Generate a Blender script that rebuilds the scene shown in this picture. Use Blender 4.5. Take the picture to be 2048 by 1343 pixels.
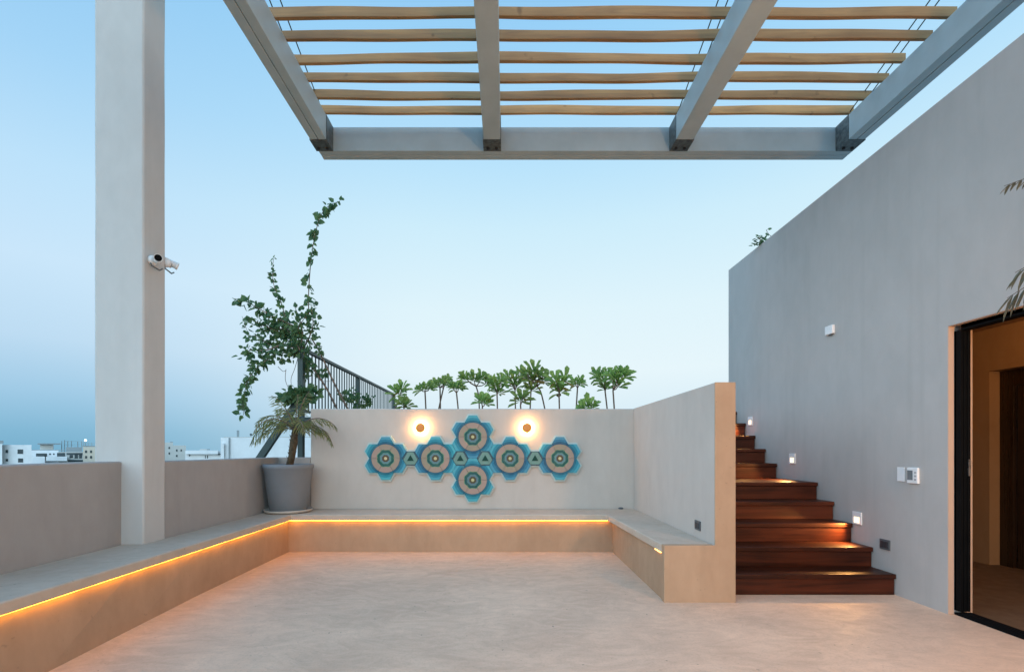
import bpy, bmesh, math, random
from mathutils import Vector, Matrix
for o in list(bpy.data.objects):
    bpy.data.objects.remove(o)
SC = bpy.context.scene
COL = SC.collection
R = math.radians
random.seed(7)

# ------------------------------------------------------------------ camera
F, VX, HY, CH = 950.0, 1010.0, 899.0, 1.22     # focal (px of the 2048 frame), vanishing point, eye height
cam_d = bpy.data.cameras.new('camera'); cam = bpy.data.objects.new('camera', cam_d); COL.objects.link(cam)
cam.location = (0, 0, CH); cam.rotation_euler = (R(90), 0, 0)
cam_d.sensor_width = 36.0; cam_d.sensor_fit = 'HORIZONTAL'; cam_d.lens = 36.0*F/2048
cam_d.shift_x = (1024-VX)/2048; cam_d.shift_y = (HY-671.5)/2048
cam_d.clip_start = 0.05; cam_d.clip_end = 12000
SC.camera = cam

def at(px, py, Y):
    return Vector(((px-VX)*Y/F, Y, CH+(HY-py)*Y/F))

# ------------------------------------------------------------------ sky, sun, exposure
SC.view_settings.view_transform = 'Standard'; SC.view_settings.look = 'None'
SC.view_settings.exposure = 0.0; SC.view_settings.gamma = 1.0
SC.cycles.use_denoising = True
try: SC.cycles.denoiser = 'OPENIMAGEDENOISE'
except Exception: pass
SC.cycles.max_bounces = 8; SC.cycles.diffuse_bounces = 5; SC.cycles.sample_clamp_indirect = 4.0
def lin(r, g, b):
    f = lambda c: (c/255/12.92) if c/255 <= .04045 else ((c/255+.055)/1.055)**2.4
    return (f(r), f(g), f(b), 1.0)

SUN_EL, SUN_AZ = R(28), R(232)      # glow of the evening sky, behind and left of the camera
w = bpy.data.worlds.new('World'); SC.world = w; w.use_nodes = True
nt = w.node_tree; nt.nodes.clear(); N = nt.nodes.new; L = nt.links.new
wo = N('ShaderNodeOutputWorld'); bg = N('ShaderNodeBackground'); L(bg.outputs[0], wo.inputs[0])
tc = N('ShaderNodeTexCoord'); sx = N('ShaderNodeSeparateXYZ'); L(tc.outputs['Generated'], sx.inputs[0])
def ramp(stops):
    n = N('ShaderNodeValToRGB'); e = n.color_ramp.elements
    n.color_ramp.interpolation = 'EASE' if False else 'LINEAR'
    for i, (p, c) in enumerate(stops):
        el = e[i] if i < 2 else e.new(p)
        el.position = p; el.color = lin(*c)
    L(sx.outputs['Z'], n.inputs[0]); return n
rc = ramp([(0.0, (200, 228, 243)), (1.0, (84, 148, 216)), (.06, (218, 239, 250)), (.16, (233, 249, 255)), (.28, (226, 247, 255)),
           (.42, (208, 240, 255)), (.52, (186, 229, 255)), (.64, (160, 215, 252)), (.75, (134, 194, 242))])
rl = ramp([(0.0, (122, 178, 208)), (1.0, (84, 142, 208)), (.03, (132, 186, 216)), (.09, (162, 205, 233)), (.17, (192, 223, 246)), (.28, (204, 233, 254)),
           (.40, (190, 228, 254)), (.52, (164, 214, 250)), (.64, (142, 200, 244)), (.75, (124, 184, 236))])
mr = N('ShaderNodeMapRange'); mr.interpolation_type = 'SMOOTHSTEP'
mr.inputs['From Min'].default_value = -.72; mr.inputs['From Max'].default_value = -.12
L(sx.outputs['X'], mr.inputs['Value'])
mx = N('ShaderNodeMix'); mx.data_type = 'RGBA'; L(mr.outputs[0], mx.inputs['Factor']); L(rl.outputs[0], mx.inputs[6]); L(rc.outputs[0], mx.inputs[7])
sky = N('ShaderNodeTexSky'); sky.sky_type = 'NISHITA'; sky.sun_disc = False
sky.sun_elevation = R(2.0); sky.sun_rotation = SUN_AZ
sk = N('ShaderNodeVectorMath'); sk.operation = 'SCALE'; sk.inputs['Scale'].default_value = .1; L(sky.outputs[0], sk.inputs[0])
m2 = N('ShaderNodeMix'); m2.data_type = 'RGBA'; m2.inputs['Factor'].default_value = .03
L(mx.outputs[2], m2.inputs[6]); L(sk.outputs[0], m2.inputs[7])
# the western half of the sky, behind the camera, still holds the glow of the sunset
gl = N('ShaderNodeMapRange'); gl.interpolation_type = 'SMOOTHSTEP'; dt = N('ShaderNodeVectorMath'); dt.operation = 'DOT_PRODUCT'; dt.inputs[1].default_value = (-.62, -.78, 0); L(tc.outputs['Generated'], dt.inputs[0]); L(dt.outputs['Value'], gl.inputs['Value'])
for k_, x_ in zip(('From Min', 'From Max', 'To Min', 'To Max'), (-.08, .62, 1.0, 2.6)): gl.inputs[k_].default_value = x_
L(m2.outputs[2], bg.inputs[0]); L(gl.outputs[0], bg.inputs[1])

sd = bpy.data.lights.new('sun', 'SUN'); so = bpy.data.objects.new('sun', sd); COL.objects.link(so)
sd.energy = 0.5; sd.angle = R(70); sd.color = (1.0, .92, .84)
so.rotation_euler = (R(90)-SUN_EL, 0, -SUN_AZ+R(180)) if False else (0, 0, 0)
sdir = Vector((math.sin(SUN_AZ)*math.cos(SUN_EL), math.cos(SUN_AZ)*math.cos(SUN_EL), math.sin(SUN_EL)))
so.rotation_euler = sdir.to_track_quat('Z', 'Y').to_euler()

# ------------------------------------------------------------------ materials
def new_mat(name):
    m = bpy.data.materials.new(name); m.use_nodes = True
    nt = m.node_tree; b = nt.nodes['Principled BSDF']
    return m, nt, b
def noise(nt, vec, scale, detail=4, rough=.6, dist=0.0):
    n = nt.nodes.new('ShaderNodeTexNoise'); n.inputs['Scale'].default_value = scale
    n.inputs['Detail'].default_value = detail; n.inputs['Roughness'].default_value = rough
    n.inputs['Distortion'].default_value = dist
    if vec is not None: nt.links.new(vec, n.inputs['Vector'])
    return n
def coords(nt, scale=(1, 1, 1), kind='Object'):
    t = nt.nodes.new('ShaderNodeTexCoord'); mp = nt.nodes.new('ShaderNodeMapping')
    mp.inputs['Scale'].default_value = scale; nt.links.new(t.outputs[kind], mp.inputs[0]); return mp.outputs[0]
def maprange(nt, v, a, b, c, d):
    n = nt.nodes.new('ShaderNodeMapRange'); nt.links.new(v, n.inputs['Value'])
    for k, x in zip(('From Min', 'From Max', 'To Min', 'To Max'), (a, b, c, d)): n.inputs[k].default_value = x
    return n.outputs[0]
def mixc(nt, fac, a, b, blend='MIX'):
    n = nt.nodes.new('ShaderNodeMix'); n.data_type = 'RGBA'; n.blend_type = blend
    for s, x in ((0, fac), (6, a), (7, b)):
        if isinstance(x, (int, float)): n.inputs[s].default_value = x
        elif isinstance(x, tuple): n.inputs[s].default_value = x if len(x) == 4 else (*x, 1)
        else: nt.links.new(x, n.inputs[s])
    return n.outputs[2]
def mul(nt, a, b, op='MULTIPLY'):
    n = nt.nodes.new('ShaderNodeMath'); n.operation = op
    for i, x in enumerate((a, b)):
        if isinstance(x, (int, float)): n.inputs[i].default_value = x
        else: nt.links.new(x, n.inputs[i])
    return n.outputs[0]
def add_bump(nt, b, h, strength, dist=.004):
    n = nt.nodes.new('ShaderNodeBump'); n.inputs['Strength'].default_value = strength; n.inputs['Distance'].default_value = dist
    nt.links.new(h, n.inputs['Height']); nt.links.new(n.outputs[0], b.inputs['Normal'])

def plaster(name, c1, c2, rough=.85, stretch=(1, 1, .55), mottle=1.4, bump=.25, specks=0.0, stain=.10):
    m, nt, b = new_mat(name)
    v = coords(nt, stretch)
    big = noise(nt, v, mottle, 6, .62, .6); mid = noise(nt, v, mottle*6, 5, .6, .3); fine = noise(nt, coords(nt), 90, 3, .6)
    f = mul(nt, maprange(nt, big.outputs[0], .35, .68, 0, .7), maprange(nt, mid.outputs[0], .35, .7, 0, .35), 'ADD')
    c = mixc(nt, f, c1, c2)
    # faint vertical weather marks
    st = noise(nt, coords(nt, (7, 7, .35)), 1.0, 4, .6)
    c = mixc(nt, maprange(nt, st.outputs[0], .52, .78, 0, stain), c, (c1[0]*.45, c1[1]*.43, c1[2]*.40))
    if specks:
        sp = noise(nt, coords(nt), 34, 2, .4)
        c = mixc(nt, maprange(nt, sp.outputs[0], .70, .76, 0, specks), c, (.10, .085, .07))
    nt.links.new(c, b.inputs['Base Color'])
    nt.links.new(maprange(nt, mid.outputs[0], .3, .7, rough-.08, min(1, rough+.08)), b.inputs['Roughness'])
    h = mul(nt, mul(nt, fine.outputs[0], .5), mul(nt, mid.outputs[0], 1.0), 'ADD')
    add_bump(nt, b, h, bump, .004)
    b.inputs['Specular IOR Level'].default_value = .25
    return m
def plain(name, c, rough=.5, metal=0.0, var=.12, scale=14, bump=0.0, spec=.4):
    m, nt, b = new_mat(name)
    n = noise(nt, coords(nt), scale, 4, .6)
    k = mixc(nt, maprange(nt, n.outputs[0], .3, .7, 0, 1), tuple(x*(1-var) for x in c), tuple(min(1, x*(1+var)) for x in c))
    nt.links.new(k, b.inputs['Base Color']); b.inputs['Metallic'].default_value = metal
    nt.links.new(maprange(nt, n.outputs[0], .3, .7, max(.05, rough-.08), min(1, rough+.08)), b.inputs['Roughness'])
    b.inputs['Specular IOR Level'].default_value = spec
    if bump: add_bump(nt, b, n.outputs[0], bump, .003)
    return m
def emit(name, c, s):
    m, nt, b = new_mat(name)
    b.inputs['Base Color'].default_value = (.5, .5, .5, 1)
    b.inputs['Emission Color'].default_value = (*c, 1); b.inputs['Emission Strength'].default_value = s
    return m
def wood(name, c1, c2, grain=(1.2, 26, 26), rough=.45, knots=0.0, bump=.15, spec=.4):
    m, nt, b = new_mat(name)
    oi = nt.nodes.new('ShaderNodeObjectInfo')
    tcn = nt.nodes.new('ShaderNodeTexCoord'); va = nt.nodes.new('ShaderNodeVectorMath'); va.operation = 'ADD'
    cx = nt.nodes.new('ShaderNodeCombineXYZ'); nt.links.new(mul(nt, oi.outputs['Random'], 37.0), cx.inputs[0]); nt.links.new(mul(nt, oi.outputs['Random'], 11.0), cx.inputs[1])
    nt.links.new(tcn.outputs['Object'], va.inputs[0]); nt.links.new(cx.outputs[0], va.inputs[1])
    mp = nt.nodes.new('ShaderNodeMapping'); mp.inputs['Scale'].default_value = grain; nt.links.new(va.outputs[0], mp.inputs[0])
    g = noise(nt, mp.outputs[0], 1.0, 6, .65, 1.2)
    big = noise(nt, va.outputs[0], 1.7, 3, .5)
    f = mul(nt, maprange(nt, g.outputs[0], .32, .68, 0, .8), maprange(nt, big.outputs[0], .35, .65, -.1, .35), 'ADD')
    c = mixc(nt, f, c1, c2)
    if knots:
        kn = noise(nt, va.outputs[0], 9, 2, .4)
        c = mixc(nt, maprange(nt, kn.outputs[0], .70, .78, 0, knots), c, tuple(x*.35 for x in c1))
    hs = nt.nodes.new('ShaderNodeHueSaturation'); nt.links.new(maprange(nt, oi.outputs['Random'], 0, 1, .70, 1.25), hs.inputs['Value']); nt.links.new(c, hs.inputs['Color'])
    nt.links.new(hs.outputs[0], b.inputs['Base Color'])
    nt.links.new(maprange(nt, g.outputs[0], .3, .7, rough-.1, rough+.1), b.inputs['Roughness'])
    b.inputs['Specular IOR Level'].default_value = spec
    add_bump(nt, b, g.outputs[0], bump, .002)
    return m
def leafmat(name, c1, c2, trans=.25):
    m, nt, b = new_mat(name)
    n = noise(nt, coords(nt), 9, 3, .6)
    f = maprange(nt, n.outputs[0], .35, .65, 0, 1)
    oi = nt.nodes.new('ShaderNodeObjectInfo'); hs = nt.nodes.new('ShaderNodeHueSaturation')
    nt.links.new(maprange(nt, oi.outputs['Random'], 0, 1, .478, .512), hs.inputs['Hue']); nt.links.new(maprange(nt, oi.outputs['Random'], 0, 1, .78, 1.18), hs.inputs['Value'])
    nt.links.new(mixc(nt, f, c1, c2), hs.inputs['Color'])
    nt.links.new(hs.outputs[0], b.inputs['Base Color']); b.inputs['Roughness'].default_value = .5
    b.inputs['Specular IOR Level'].default_value = .35
    tr = nt.nodes.new('ShaderNodeBsdfTranslucent'); nt.links.new(mixc(nt, f, tuple(x*1.3 for x in c1), tuple(x*1.4 for x in c2)), tr.inputs[0])
    ms = nt.nodes.new('ShaderNodeMixShader'); ms.inputs[0].default_value = trans
    nt.links.new(b.outputs[0], ms.inputs[1]); nt.links.new(tr.outputs[0], ms.inputs[2])
    nt.links.new(ms.outputs[0], nt.nodes['Material Output'].inputs[0])
    return m

M = {}
M['wall'] = plaster('wall_render', (.565, .49, .425), (.50, .43, .372))
M['wall_grey'] = plaster('wall_grey_render', (.475, .45, .42), (.41, .388, .362), mottle=1.1, stain=.16)
M['parapet'] = plaster('parapet_render', (.385, .36, .338), (.335, .31, .29))
M['column'] = plaster('column_render', (.555, .54, .51), (.49, .475, .447))
M['cement'] = plaster('polished_cement', (.57, .455, .355), (.46, .36, .275), rough=.7, stretch=(1, 1, 1), mottle=2.2, bump=.2, specks=.35, stain=.06)
M['tan'] = plaster('tan_cement', (.455, .30, .19), (.365, .235, .145), rough=.75, mottle=1.8, bump=.2, specks=.25, stain=.10)  # tan partly paints in the warm light of lantern and led strip
M['room_floor'] = plaster('brown_room_floor', (.15, .09, .052), (.105, .062, .034), rough=.6, mottle=1.6)
M['paint'] = plain('grey_steel_paint', (.42, .51, .53), .45, 0, .06, 5)
M['galv'] = plain('galvanised_steel', (.13, .15, .15), .5, .5, .5, 30)
M['bolt'] = plain('dark_bolt', (.03, .03, .03), .5, .6)
M['rod'] = plain('steel_rod', (.07, .08, .09), .4, .8)
M['slat'] = wood('pale_wood', (.22, .122, .048), (.41, .25, .108), (1.0, 30, 18), .65, .6)
M['stair'] = wood('dark_hardwood', (.010, .0028, .0015), (.085, .0185, .0065), (.7, 14, 14), .42, .5, .1, .22)
M['black'] = plain('black_aluminium', (.004, .0045, .005), .6, 0, .2, 8, 0, .05)
M['white'] = plain('white_plastic', (.78, .77, .75), .4, 0, .03, 10)
M['greyp'] = plain('dark_grey_plastic', (.085, .098, .105), .4)
M['insert'] = plain('charcoal_plastic', (.035, .04, .045), .45)
M['button'] = plain('pale_grey_button', (.42, .42, .42), .5)
M['screen'] = plain('lcd_screen', (.16, .19, .20), .2)
M['chrome'] = plain('brushed_metal', (.5, .5, .5), .3, .9)
M['door_wood'] = wood('espresso_wood', (.012, .007, .004), (.03, .016, .008), (26, 26, 1.2), .3, 0, .1, .5)
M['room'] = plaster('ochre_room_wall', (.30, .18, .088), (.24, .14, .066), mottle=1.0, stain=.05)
M['jamb'] = plaster('reveal_render', (.55, .40, .30), (.48, .34, .26))  # warmth of the lamplight on the reveal painted into the base colour
M['pot'] = plain('grey_fibre_pot', (.185, .195, .205), .7, 0, .06, 5, .05)
M['saucer'] = plain('cream_saucer', (.50, .44, .38), .6)
M['soil'] = plain('dark_soil', (.035, .025, .018), .95, 0, .5, 40, .6)
M['trunk'] = plain('brown_trunk', (.075, .055, .032), .9, 0, .45, 30, .8)
M['stem'] = plain('grey_stem', (.16, .12, .09), .85, 0, .3, 25, .4)
M['rail'] = plain('green_grey_paint', (.035, .062, .060), .45, 0, .15)
M['vine'] = leafmat('vine_leaf', (.055, .145, .075), (.14, .25, .095), .4)
M['shrub'] = leafmat('shrub_leaf', (.14, .26, .06), (.34, .45, .13), .4)
M['shrub_old'] = leafmat('yellowing_leaf', (.24, .20, .045), (.30, .22, .06))
M['palm'] = leafmat('palm_leaf', (.15, .19, .07), (.33, .33, .14), .35)
M['bigpalm'] = leafmat('dusty_palm_leaf', (.085, .09, .06), (.15, .145, .095))
M['led'] = emit('amber_led', (1.0, .41, .04), 12.0)
M['led_dim'] = emit('amber_led_dim', (1.0, .42, .07), 5.0)
def uneven(m, s, sc):
    nt = m.node_tree; n = noise(nt, coords(nt), sc, 2, .5)
    nt.links.new(maprange(nt, n.outputs[0], .35, .65, s*.72, s*1.28), nt.nodes['Principled BSDF'].inputs['Emission Strength'])
uneven(M['led'], 15.0, 9.0)
M['sconce'] = emit('sconce_glow', (1.0, .50, .16), 230.0)
M['amber'] = emit('amber_glass', (.62, .22, .03), .6); M['amber'].node_tree.nodes['Principled BSDF'].inputs['Base Color'].default_value = (.30, .11, .025, 1)
M['step'] = emit('step_led', (1.0, .74, .44), 1.7)
M['bulb'] = emit('warm_bulb', (1.0, .62, .30), 14.0)
M['coldlamp'] = emit('cold_lamp', (.85, 1.0, 1.0), 6.0)

# ------------------------------------------------------------------ mesh helpers
class MB:
    def __init__(s): s.v = []; s.f = []; s.mi = []; s.cur = 0; s.smooth = []; s.sm = False
    def add(s, vs, fs):
        o = len(s.v); s.v += [Vector(p) for p in vs]
        for f in fs: s.f.append([o+i for i in f]); s.mi.append(s.cur); s.smooth.append(s.sm)
    def box(s, x0, x1, y0, y1, z0, z1):
        s.add([(x0,y0,z0),(x1,y0,z0),(x1,y1,z0),(x0,y1,z0),(x0,y0,z1),(x1,y0,z1),(x1,y1,z1),(x0,y1,z1)],
              [(3,2,1,0),(4,5,6,7),(0,1,5,4),(1,2,6,5),(2,3,7,6),(3,0,4,7)])
    def obox(s, mat, sx, sy, sz):          # oriented box, centred
        vs = [mat @ Vector((a*sx/2, b*sy/2, c*sz/2)) for c in (-1,1) for b in (-1,1) for a in (-1,1)]
        s.add(vs, [(0,2,3,1),(4,5,7,6),(0,1,5,4),(1,3,7,5),(3,2,6,7),(2,0,4,6)])
    def prism(s, pts, z0, z1):             # plan polygon (counter-clockwise) extruded upward
        n = len(pts)
        s.add([(x,y,z0) for x,y in pts]+[(x,y,z1) for x,y in pts],
              [tuple(range(n))[::-1], tuple(range(n,2*n))]+[(i,(i+1)%n,n+(i+1)%n,n+i) for i in range(n)])
    def tube(s, pts, rad, n=8, caps=True):
        pts = [Vector(p) for p in pts]; o = []
        if not isinstance(rad, (list, tuple)): rad = [rad]*len(pts)
        prev = None; vs = []
        for i, p in enumerate(pts):
            d = (pts[min(i+1,len(pts)-1)]-pts[max(i-1,0)]).normalized()
            a = prev if prev is not None else Vector((0,0,1)) if abs(d.z) < .9 else Vector((1,0,0))
            u = d.cross(a).normalized(); a2 = u.cross(d).normalized(); prev = a2
            for k in range(n):
                t = 2*math.pi*k/n; vs.append(p+(u*math.cos(t)+a2*math.sin(t))*rad[i])
        fs = [(i*n+k, i*n+(k+1)%n, (i+1)*n+(k+1)%n, (i+1)*n+k) for i in range(len(pts)-1) for k in range(n)]
        if caps: fs += [tuple(range(n))[::-1], tuple((len(pts)-1)*n+k for k in range(n))]
        q = s.sm; s.sm = True; s.add(vs, fs); s.sm = q
    def lathe(s, prof, c=(0,0,0), n=40, axis='Z'):
        vs = []; m = len(prof)
        for k in range(n):
            t = 2*math.pi*k/n
            for r, z in prof:
                if axis == 'Z': vs.append((c[0]+r*math.cos(t), c[1]+r*math.sin(t), c[2]+z))
                elif axis == 'Y': vs.append((c[0]+r*math.cos(t), c[1]+z, c[2]+r*math.sin(t)))
                else: vs.append((c[0]+z, c[1]+r*math.cos(t), c[2]+r*math.sin(t)))
        fs = [(k*m+i, ((k+1)%n)*m+i, ((k+1)%n)*m+i+1, k*m+i+1) for k in range(n) for i in range(m-1)]
        q = s.sm; s.sm = True; s.add(vs, fs); s.sm = q
    def leaf(s, base, d, up, ln, wd, droop=.2, shape=(.35, 1.0, .75, .8)):
        d = d.normalized(); sd = d.cross(up)
        if sd.length < 1e-3: sd = d.cross(Vector((1, .2, 0)))
        sd.normalize(); nrm = sd.cross(d).normalized()
        f1, w1, f2, w2 = shape
        a = base+d*ln*f1-nrm*ln*droop*.15; b = base+d*ln*f2-nrm*ln*droop*.6; t = base+d*ln-nrm*ln*droop
        q = nrm*wd*.12
        s.add([base, a+sd*wd*.5*w1+q, b+sd*wd*.5*w2+q, t, b-sd*wd*.5*w2+q, a-sd*wd*.5*w1+q], [(0,1,2,3),(0,3,4,5)])
    def build(s, name, mats, parent=None, loc=None, bevel=0, seg=2):
        me = bpy.data.meshes.new(name); o = bpy.data.objects.new(name, me); COL.objects.link(o)
        off = Vector((0,0,0)); p = parent
        while p is not None: off += p.location; p = p.parent
        l = Vector(loc) if loc is not None else off.copy()
        me.from_pydata([tuple(v-l) for v in s.v], [], s.f)
        if not isinstance(mats, (list, tuple)): mats = [mats]
        for m in mats: me.materials.append(m)
        for p, i, sm in zip(me.polygons, s.mi, s.smooth): p.material_index = i; p.use_smooth = sm
        me.update()
        if parent is not None: o.parent = parent
        o.location = l-off
        if bevel:
            bv = o.modifiers.new('bevel', 'BEVEL'); bv.width = bevel; bv.segments = seg; bv.limit_method = 'ANGLE'; bv.angle_limit = R(40)
        return o
def tag(o, label=None, cat=None, group=None, kind=None):
    if label: o['label'] = label
    if cat: o['category'] = cat
    if group: o['group'] = group
    if kind: o['kind'] = kind
    return o
def thing(name, loc, label, cat, group=None):
    o = bpy.data.objects.new(name, None); COL.objects.link(o); o.location = loc; o.empty_display_size = .1
    return tag(o, label, cat, group)
def bx(name, m, dims, parent=None, bevel=0, **k):
    b = MB(); b.box(*dims); return b.build(name, m, parent, bevel=bevel, **k)
def yprism(b, pts, y0, y1):   # outline in x,z (counter-clockwise seen from the front), front at y0
    n = len(pts)
    b.add([(x, y0, z) for x, z in pts]+[(x, y1, z) for x, z in pts], [tuple(range(n)), tuple(range(n, 2*n))[::-1]]+[(i, n+i, n+(i+1)%n, (i+1)%n) for i in range(n)])
from mathutils import noise as mnoise
def hand_made(o, seg=.25, amp=.003):      # hand-floated plaster: edges and faces wander by a few millimetres
    bm = bmesh.new(); bm.from_mesh(o.data)
    for ax in range(3):
        ed = [e for e in bm.edges if abs((e.verts[1].co-e.verts[0].co).normalized()[ax]) > .99 and e.calc_length() > seg*1.5]
        if ed:
            n = max(1, int(max(e.calc_length() for e in ed)/seg)); bmesh.ops.subdivide_edges(bm, edges=ed, cuts=min(n, 40), use_grid_fill=True)
    for v in bm.verts: v.co += mnoise.noise_vector(v.co*1.9)*amp
    bm.to_mesh(o.data); bm.free()
    for p in o.data.polygons: p.use_smooth = True
    o.data.set_sharp_from_angle(angle=R(30)); return o
def copy_tree(o, parent=None):
    c = o.copy(); COL.objects.link(c)
    if parent is not None: c.parent = parent
    for ch in [x for x in bpy.data.objects if x.parent == o and x != c]: copy_tree(ch, c)
    return c

# ------------------------------------------------------------------ the ground, terrace floor, roof deck
g = MB(); g.add([(-6000,-6000,-20),(6000,-6000,-20),(6000,6000,-20),(-6000,6000,-20)], [(0,1,2,3)])
tag(g.build('ground', plain('dry_ground', (.16,.15,.11), .95, 0, .4, .02)), 'dry pale ground far below between the buildings', 'ground', kind='structure')
def floor_material():
    m, nt, b = new_mat('trowelled_floor')
    v = coords(nt, (1, 1.6, 1))
    big = noise(nt, v, .9, 6, .62, 1.0); arc = noise(nt, v, 3.2, 7, .68, 2.6); mid = noise(nt, coords(nt, (5, 14, 1)), 1.0, 5, .65, .8)
    fine = noise(nt, coords(nt), 70, 4, .7)
    f = mul(nt, maprange(nt, big.outputs[0], .36, .66, 0, .7), maprange(nt, arc.outputs[0], .38, .66, 0, .5), 'ADD')
    c = mixc(nt, f, (.77, .54, .38), (.58, .405, .285))
    c = mixc(nt, maprange(nt, mid.outputs[0], .42, .72, 0, .16), c, (.36, .25, .17))
    c = mixc(nt, maprange(nt, fine.outputs[0], .5, .75, 0, .40), c, (.36, .25, .17))
    # stray dark trowel marks and pits
    wv = noise(nt, coords(nt, (1.4, 3.2, 1)), 1.7, 3, .5, 3.5)
    band = mul(nt, maprange(nt, wv.outputs[0], .495, .503, 0, 1), maprange(nt, wv.outputs[0], .503, .511, 1, 0))
    gate = noise(nt, coords(nt), .9, 2, .5)
    c = mixc(nt, mul(nt, band, maprange(nt, gate.outputs[0], .55, .68, 0, .38)), c, (.20, .165, .14))
    pit = noise(nt, coords(nt), 26, 2, .4)
    c = mixc(nt, maprange(nt, pit.outputs[0], .735, .775, 0, .6), c, (.11, .085, .07))
    nt.links.new(c, b.inputs['Base Color'])
    nt.links.new(maprange(nt, arc.outputs[0], .3, .7, .48, .75), b.inputs['Roughness']); b.inputs['Specular IOR Level'].default_value = .3
    add_bump(nt, b, mul(nt, mul(nt, fine.outputs[0], .5), mul(nt, mid.outputs[0], 1.0), 'ADD'), .2, .004)
    return m
M['floor'] = floor_material()
def grid_floor():
    g = MB(); g.box(-3.26, 5.6, -2.6, 6.35, -20, 0); return g
tag(grid_floor().build('terrace_floor', M['floor']), 'hand trowelled beige cement terrace floor', 'floor', kind='structure')
dk = MB(); dk.box(-2.9, 1.84, 6.375, 13.0, 1.52, 1.66); dk.box(1.8405, 3.285, 7.0, 13.0, 1.52, 1.755)
tag(dk.build('roof_deck', M['rail']), 'raised planted roof deck behind the back wall', 'deck', kind='structure')
so2 = MB(); so2.box(-2.7, 1.82, 6.6, 12.6, 1.664, 1.70)
tag(so2.build('planting_soil', M['soil']), 'dark planting soil on the raised roof deck', 'soil', kind='structure')
st = MB(); st.box(-2.2, 3.28, 6.995, 13, 0, 1.518)
tag(st.build('deck_support', M['wall']), 'masonry carrying the raised roof deck', 'wall', kind='structure')

# ------------------------------------------------------------------ walls, column
YB = 6.2
tag(hand_made(bx('rendered_wall', M['wall'], (-2.54, 1.845, YB, YB+.17, -.3, 1.757), bevel=.012)), 'beige rendered back wall carrying the blue tile flowers and two round lamps', 'wall')
side = thing('rendered_wall', (1.76, 5.0, 0), 'freestanding rendered side wall between the bench and the wooden stairs', 'wall')
bx('wall_body', M['wall'], (1.68, 1.845, 3.812, YB-.002, -.05, 1.76), side, bevel=.006)
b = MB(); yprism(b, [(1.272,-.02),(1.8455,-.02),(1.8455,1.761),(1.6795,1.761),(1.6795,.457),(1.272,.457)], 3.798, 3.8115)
b.build('wall_end', M['tan'], side, bevel=.004)  # front face with the warm lantern light put into its colour
tag(hand_made(bx('parapet_wall', M['parapet'], (-3.27, -3.11, -2.6, 3.97, -.3, 1.125), bevel=.012)), 'low grey parapet left of the tall white column', 'wall')
pw = MB(); pw.prism([(-3.12,3.972),(-2.955,3.972),(-2.955,YB),(-2.542,YB),(-2.542,YB+.15),(-3.12,YB+.15)], -.3, 1.122)
tag(pw.build('parapet_wall', M['parapet'], bevel=.012), 'low grey parapet between the column and the potted palm, turning the corner', 'wall')
tag(hand_made(bx('square_column', M['column'], (-3.33, -2.93, 3.85, 4.1, .42, 6.6), bevel=.014)), 'tall square white column standing on the left bench with two cameras', 'column')

# ------------------------------------------------------------------ built-in bench with led strips
bench = thing('built_in_bench', (-.6, 5.68, 0), 'U-shaped cement bench along three walls with amber light strip under its seat', 'bench')
seat = MB()
seat.prism([(-3.108,-2.0),(-2.53,-2.0),(-2.53,5.62),(1.205,5.62),(1.272,3.865),(1.678,3.865),(1.678,6.198),(-2.953,6.198),(-2.953,4.0),(-3.108,4.0)], .385, .455)
seat.build('seat', M['cement'], bench, bevel=.012, seg=3)
base = MB()
ys = [-2.0, 1.6, 2.6, 3.3, 4.0, 4.9, 5.68]; bo = [.10, .10, .075, .04, .012, .003, 0]
vs = []
for y, b_ in zip(ys, bo): vs += [(-2.59+b_, y, 0), (-2.59, y, .384), (-3.10, y, .384)]
fs = []
for i in range(len(ys)-1): a = i*3; c = a+3; fs += [(a, c, c+1, a+1), (a+1, c+1, c+2, a+2)]
fs.append((0, 1, 2))
base.add(vs, fs)
base.box(-2.95, 1.676, 5.68, 6.196, 0, .384)
base.box(1.285, 1.676, 3.866, 5.678, 0, .384)
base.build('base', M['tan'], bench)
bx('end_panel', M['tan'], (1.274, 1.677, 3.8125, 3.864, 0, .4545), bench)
for d in ((-2.572, -2.556, -2.0, 5.655, .379, .3845), (-2.55, 1.24, 5.645, 5.661, .379, .3845)):
    bx('led_strip', M['led'], d, bench)
bx('led_strip', M['led_dim'], (1.268, 1.279, 3.88, 4.03, .380, .3845), bench)

# ------------------------------------------------------------------ pergola
H, HT = CH+3.2, CH+3.456
per = thing('pergola', (.85, 5.17, H), 'grey steel pergola with wavy pale wooden slats overhead', 'pergola')
BEAMS = [(-2.012, -1.846), (-.223, -.048), (1.766, 1.945), (3.547, 3.715)]
for i, (x0, x1) in enumerate(BEAMS):
    b = MB(); mid = (x0+x1)/2
    if i in (0, 3):   # double channel: a seam along the underside
        b.box(x0, mid-.004, -2.5, 5.09, H, HT); b.box(mid+.004, x1, -2.5, 5.09, H, HT); b.box(mid-.004, mid+.004, -2.5, 5.09, H+.012, HT-.012)
    else: b.box(x0, x1, -2.5, 5.09, H, HT)
    bo_ = b.build('beam', M['paint'], per, bevel=.004)
    k = MB(); e = .006
    k.box(x0-e, x1+e, 4.90, 5.088, H-e, H-.0005); k.box(x0-e, x0-.0005, 4.90, 5.088, H, HT-.004); k.box(x1+.0005, x1+e, 4.90, 5.088, H, HT-.004)
    br = k.build('bracket', M['galv'], bo_)
    for sx_ in (.045, -.045):
        q = MB(); q.lathe([(0,-.014),(.016,-.014),(.016,0)], (mid+sx_, 5.03, H-e), 8); q.build('bolt', M['bolt'], bo_)
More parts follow.
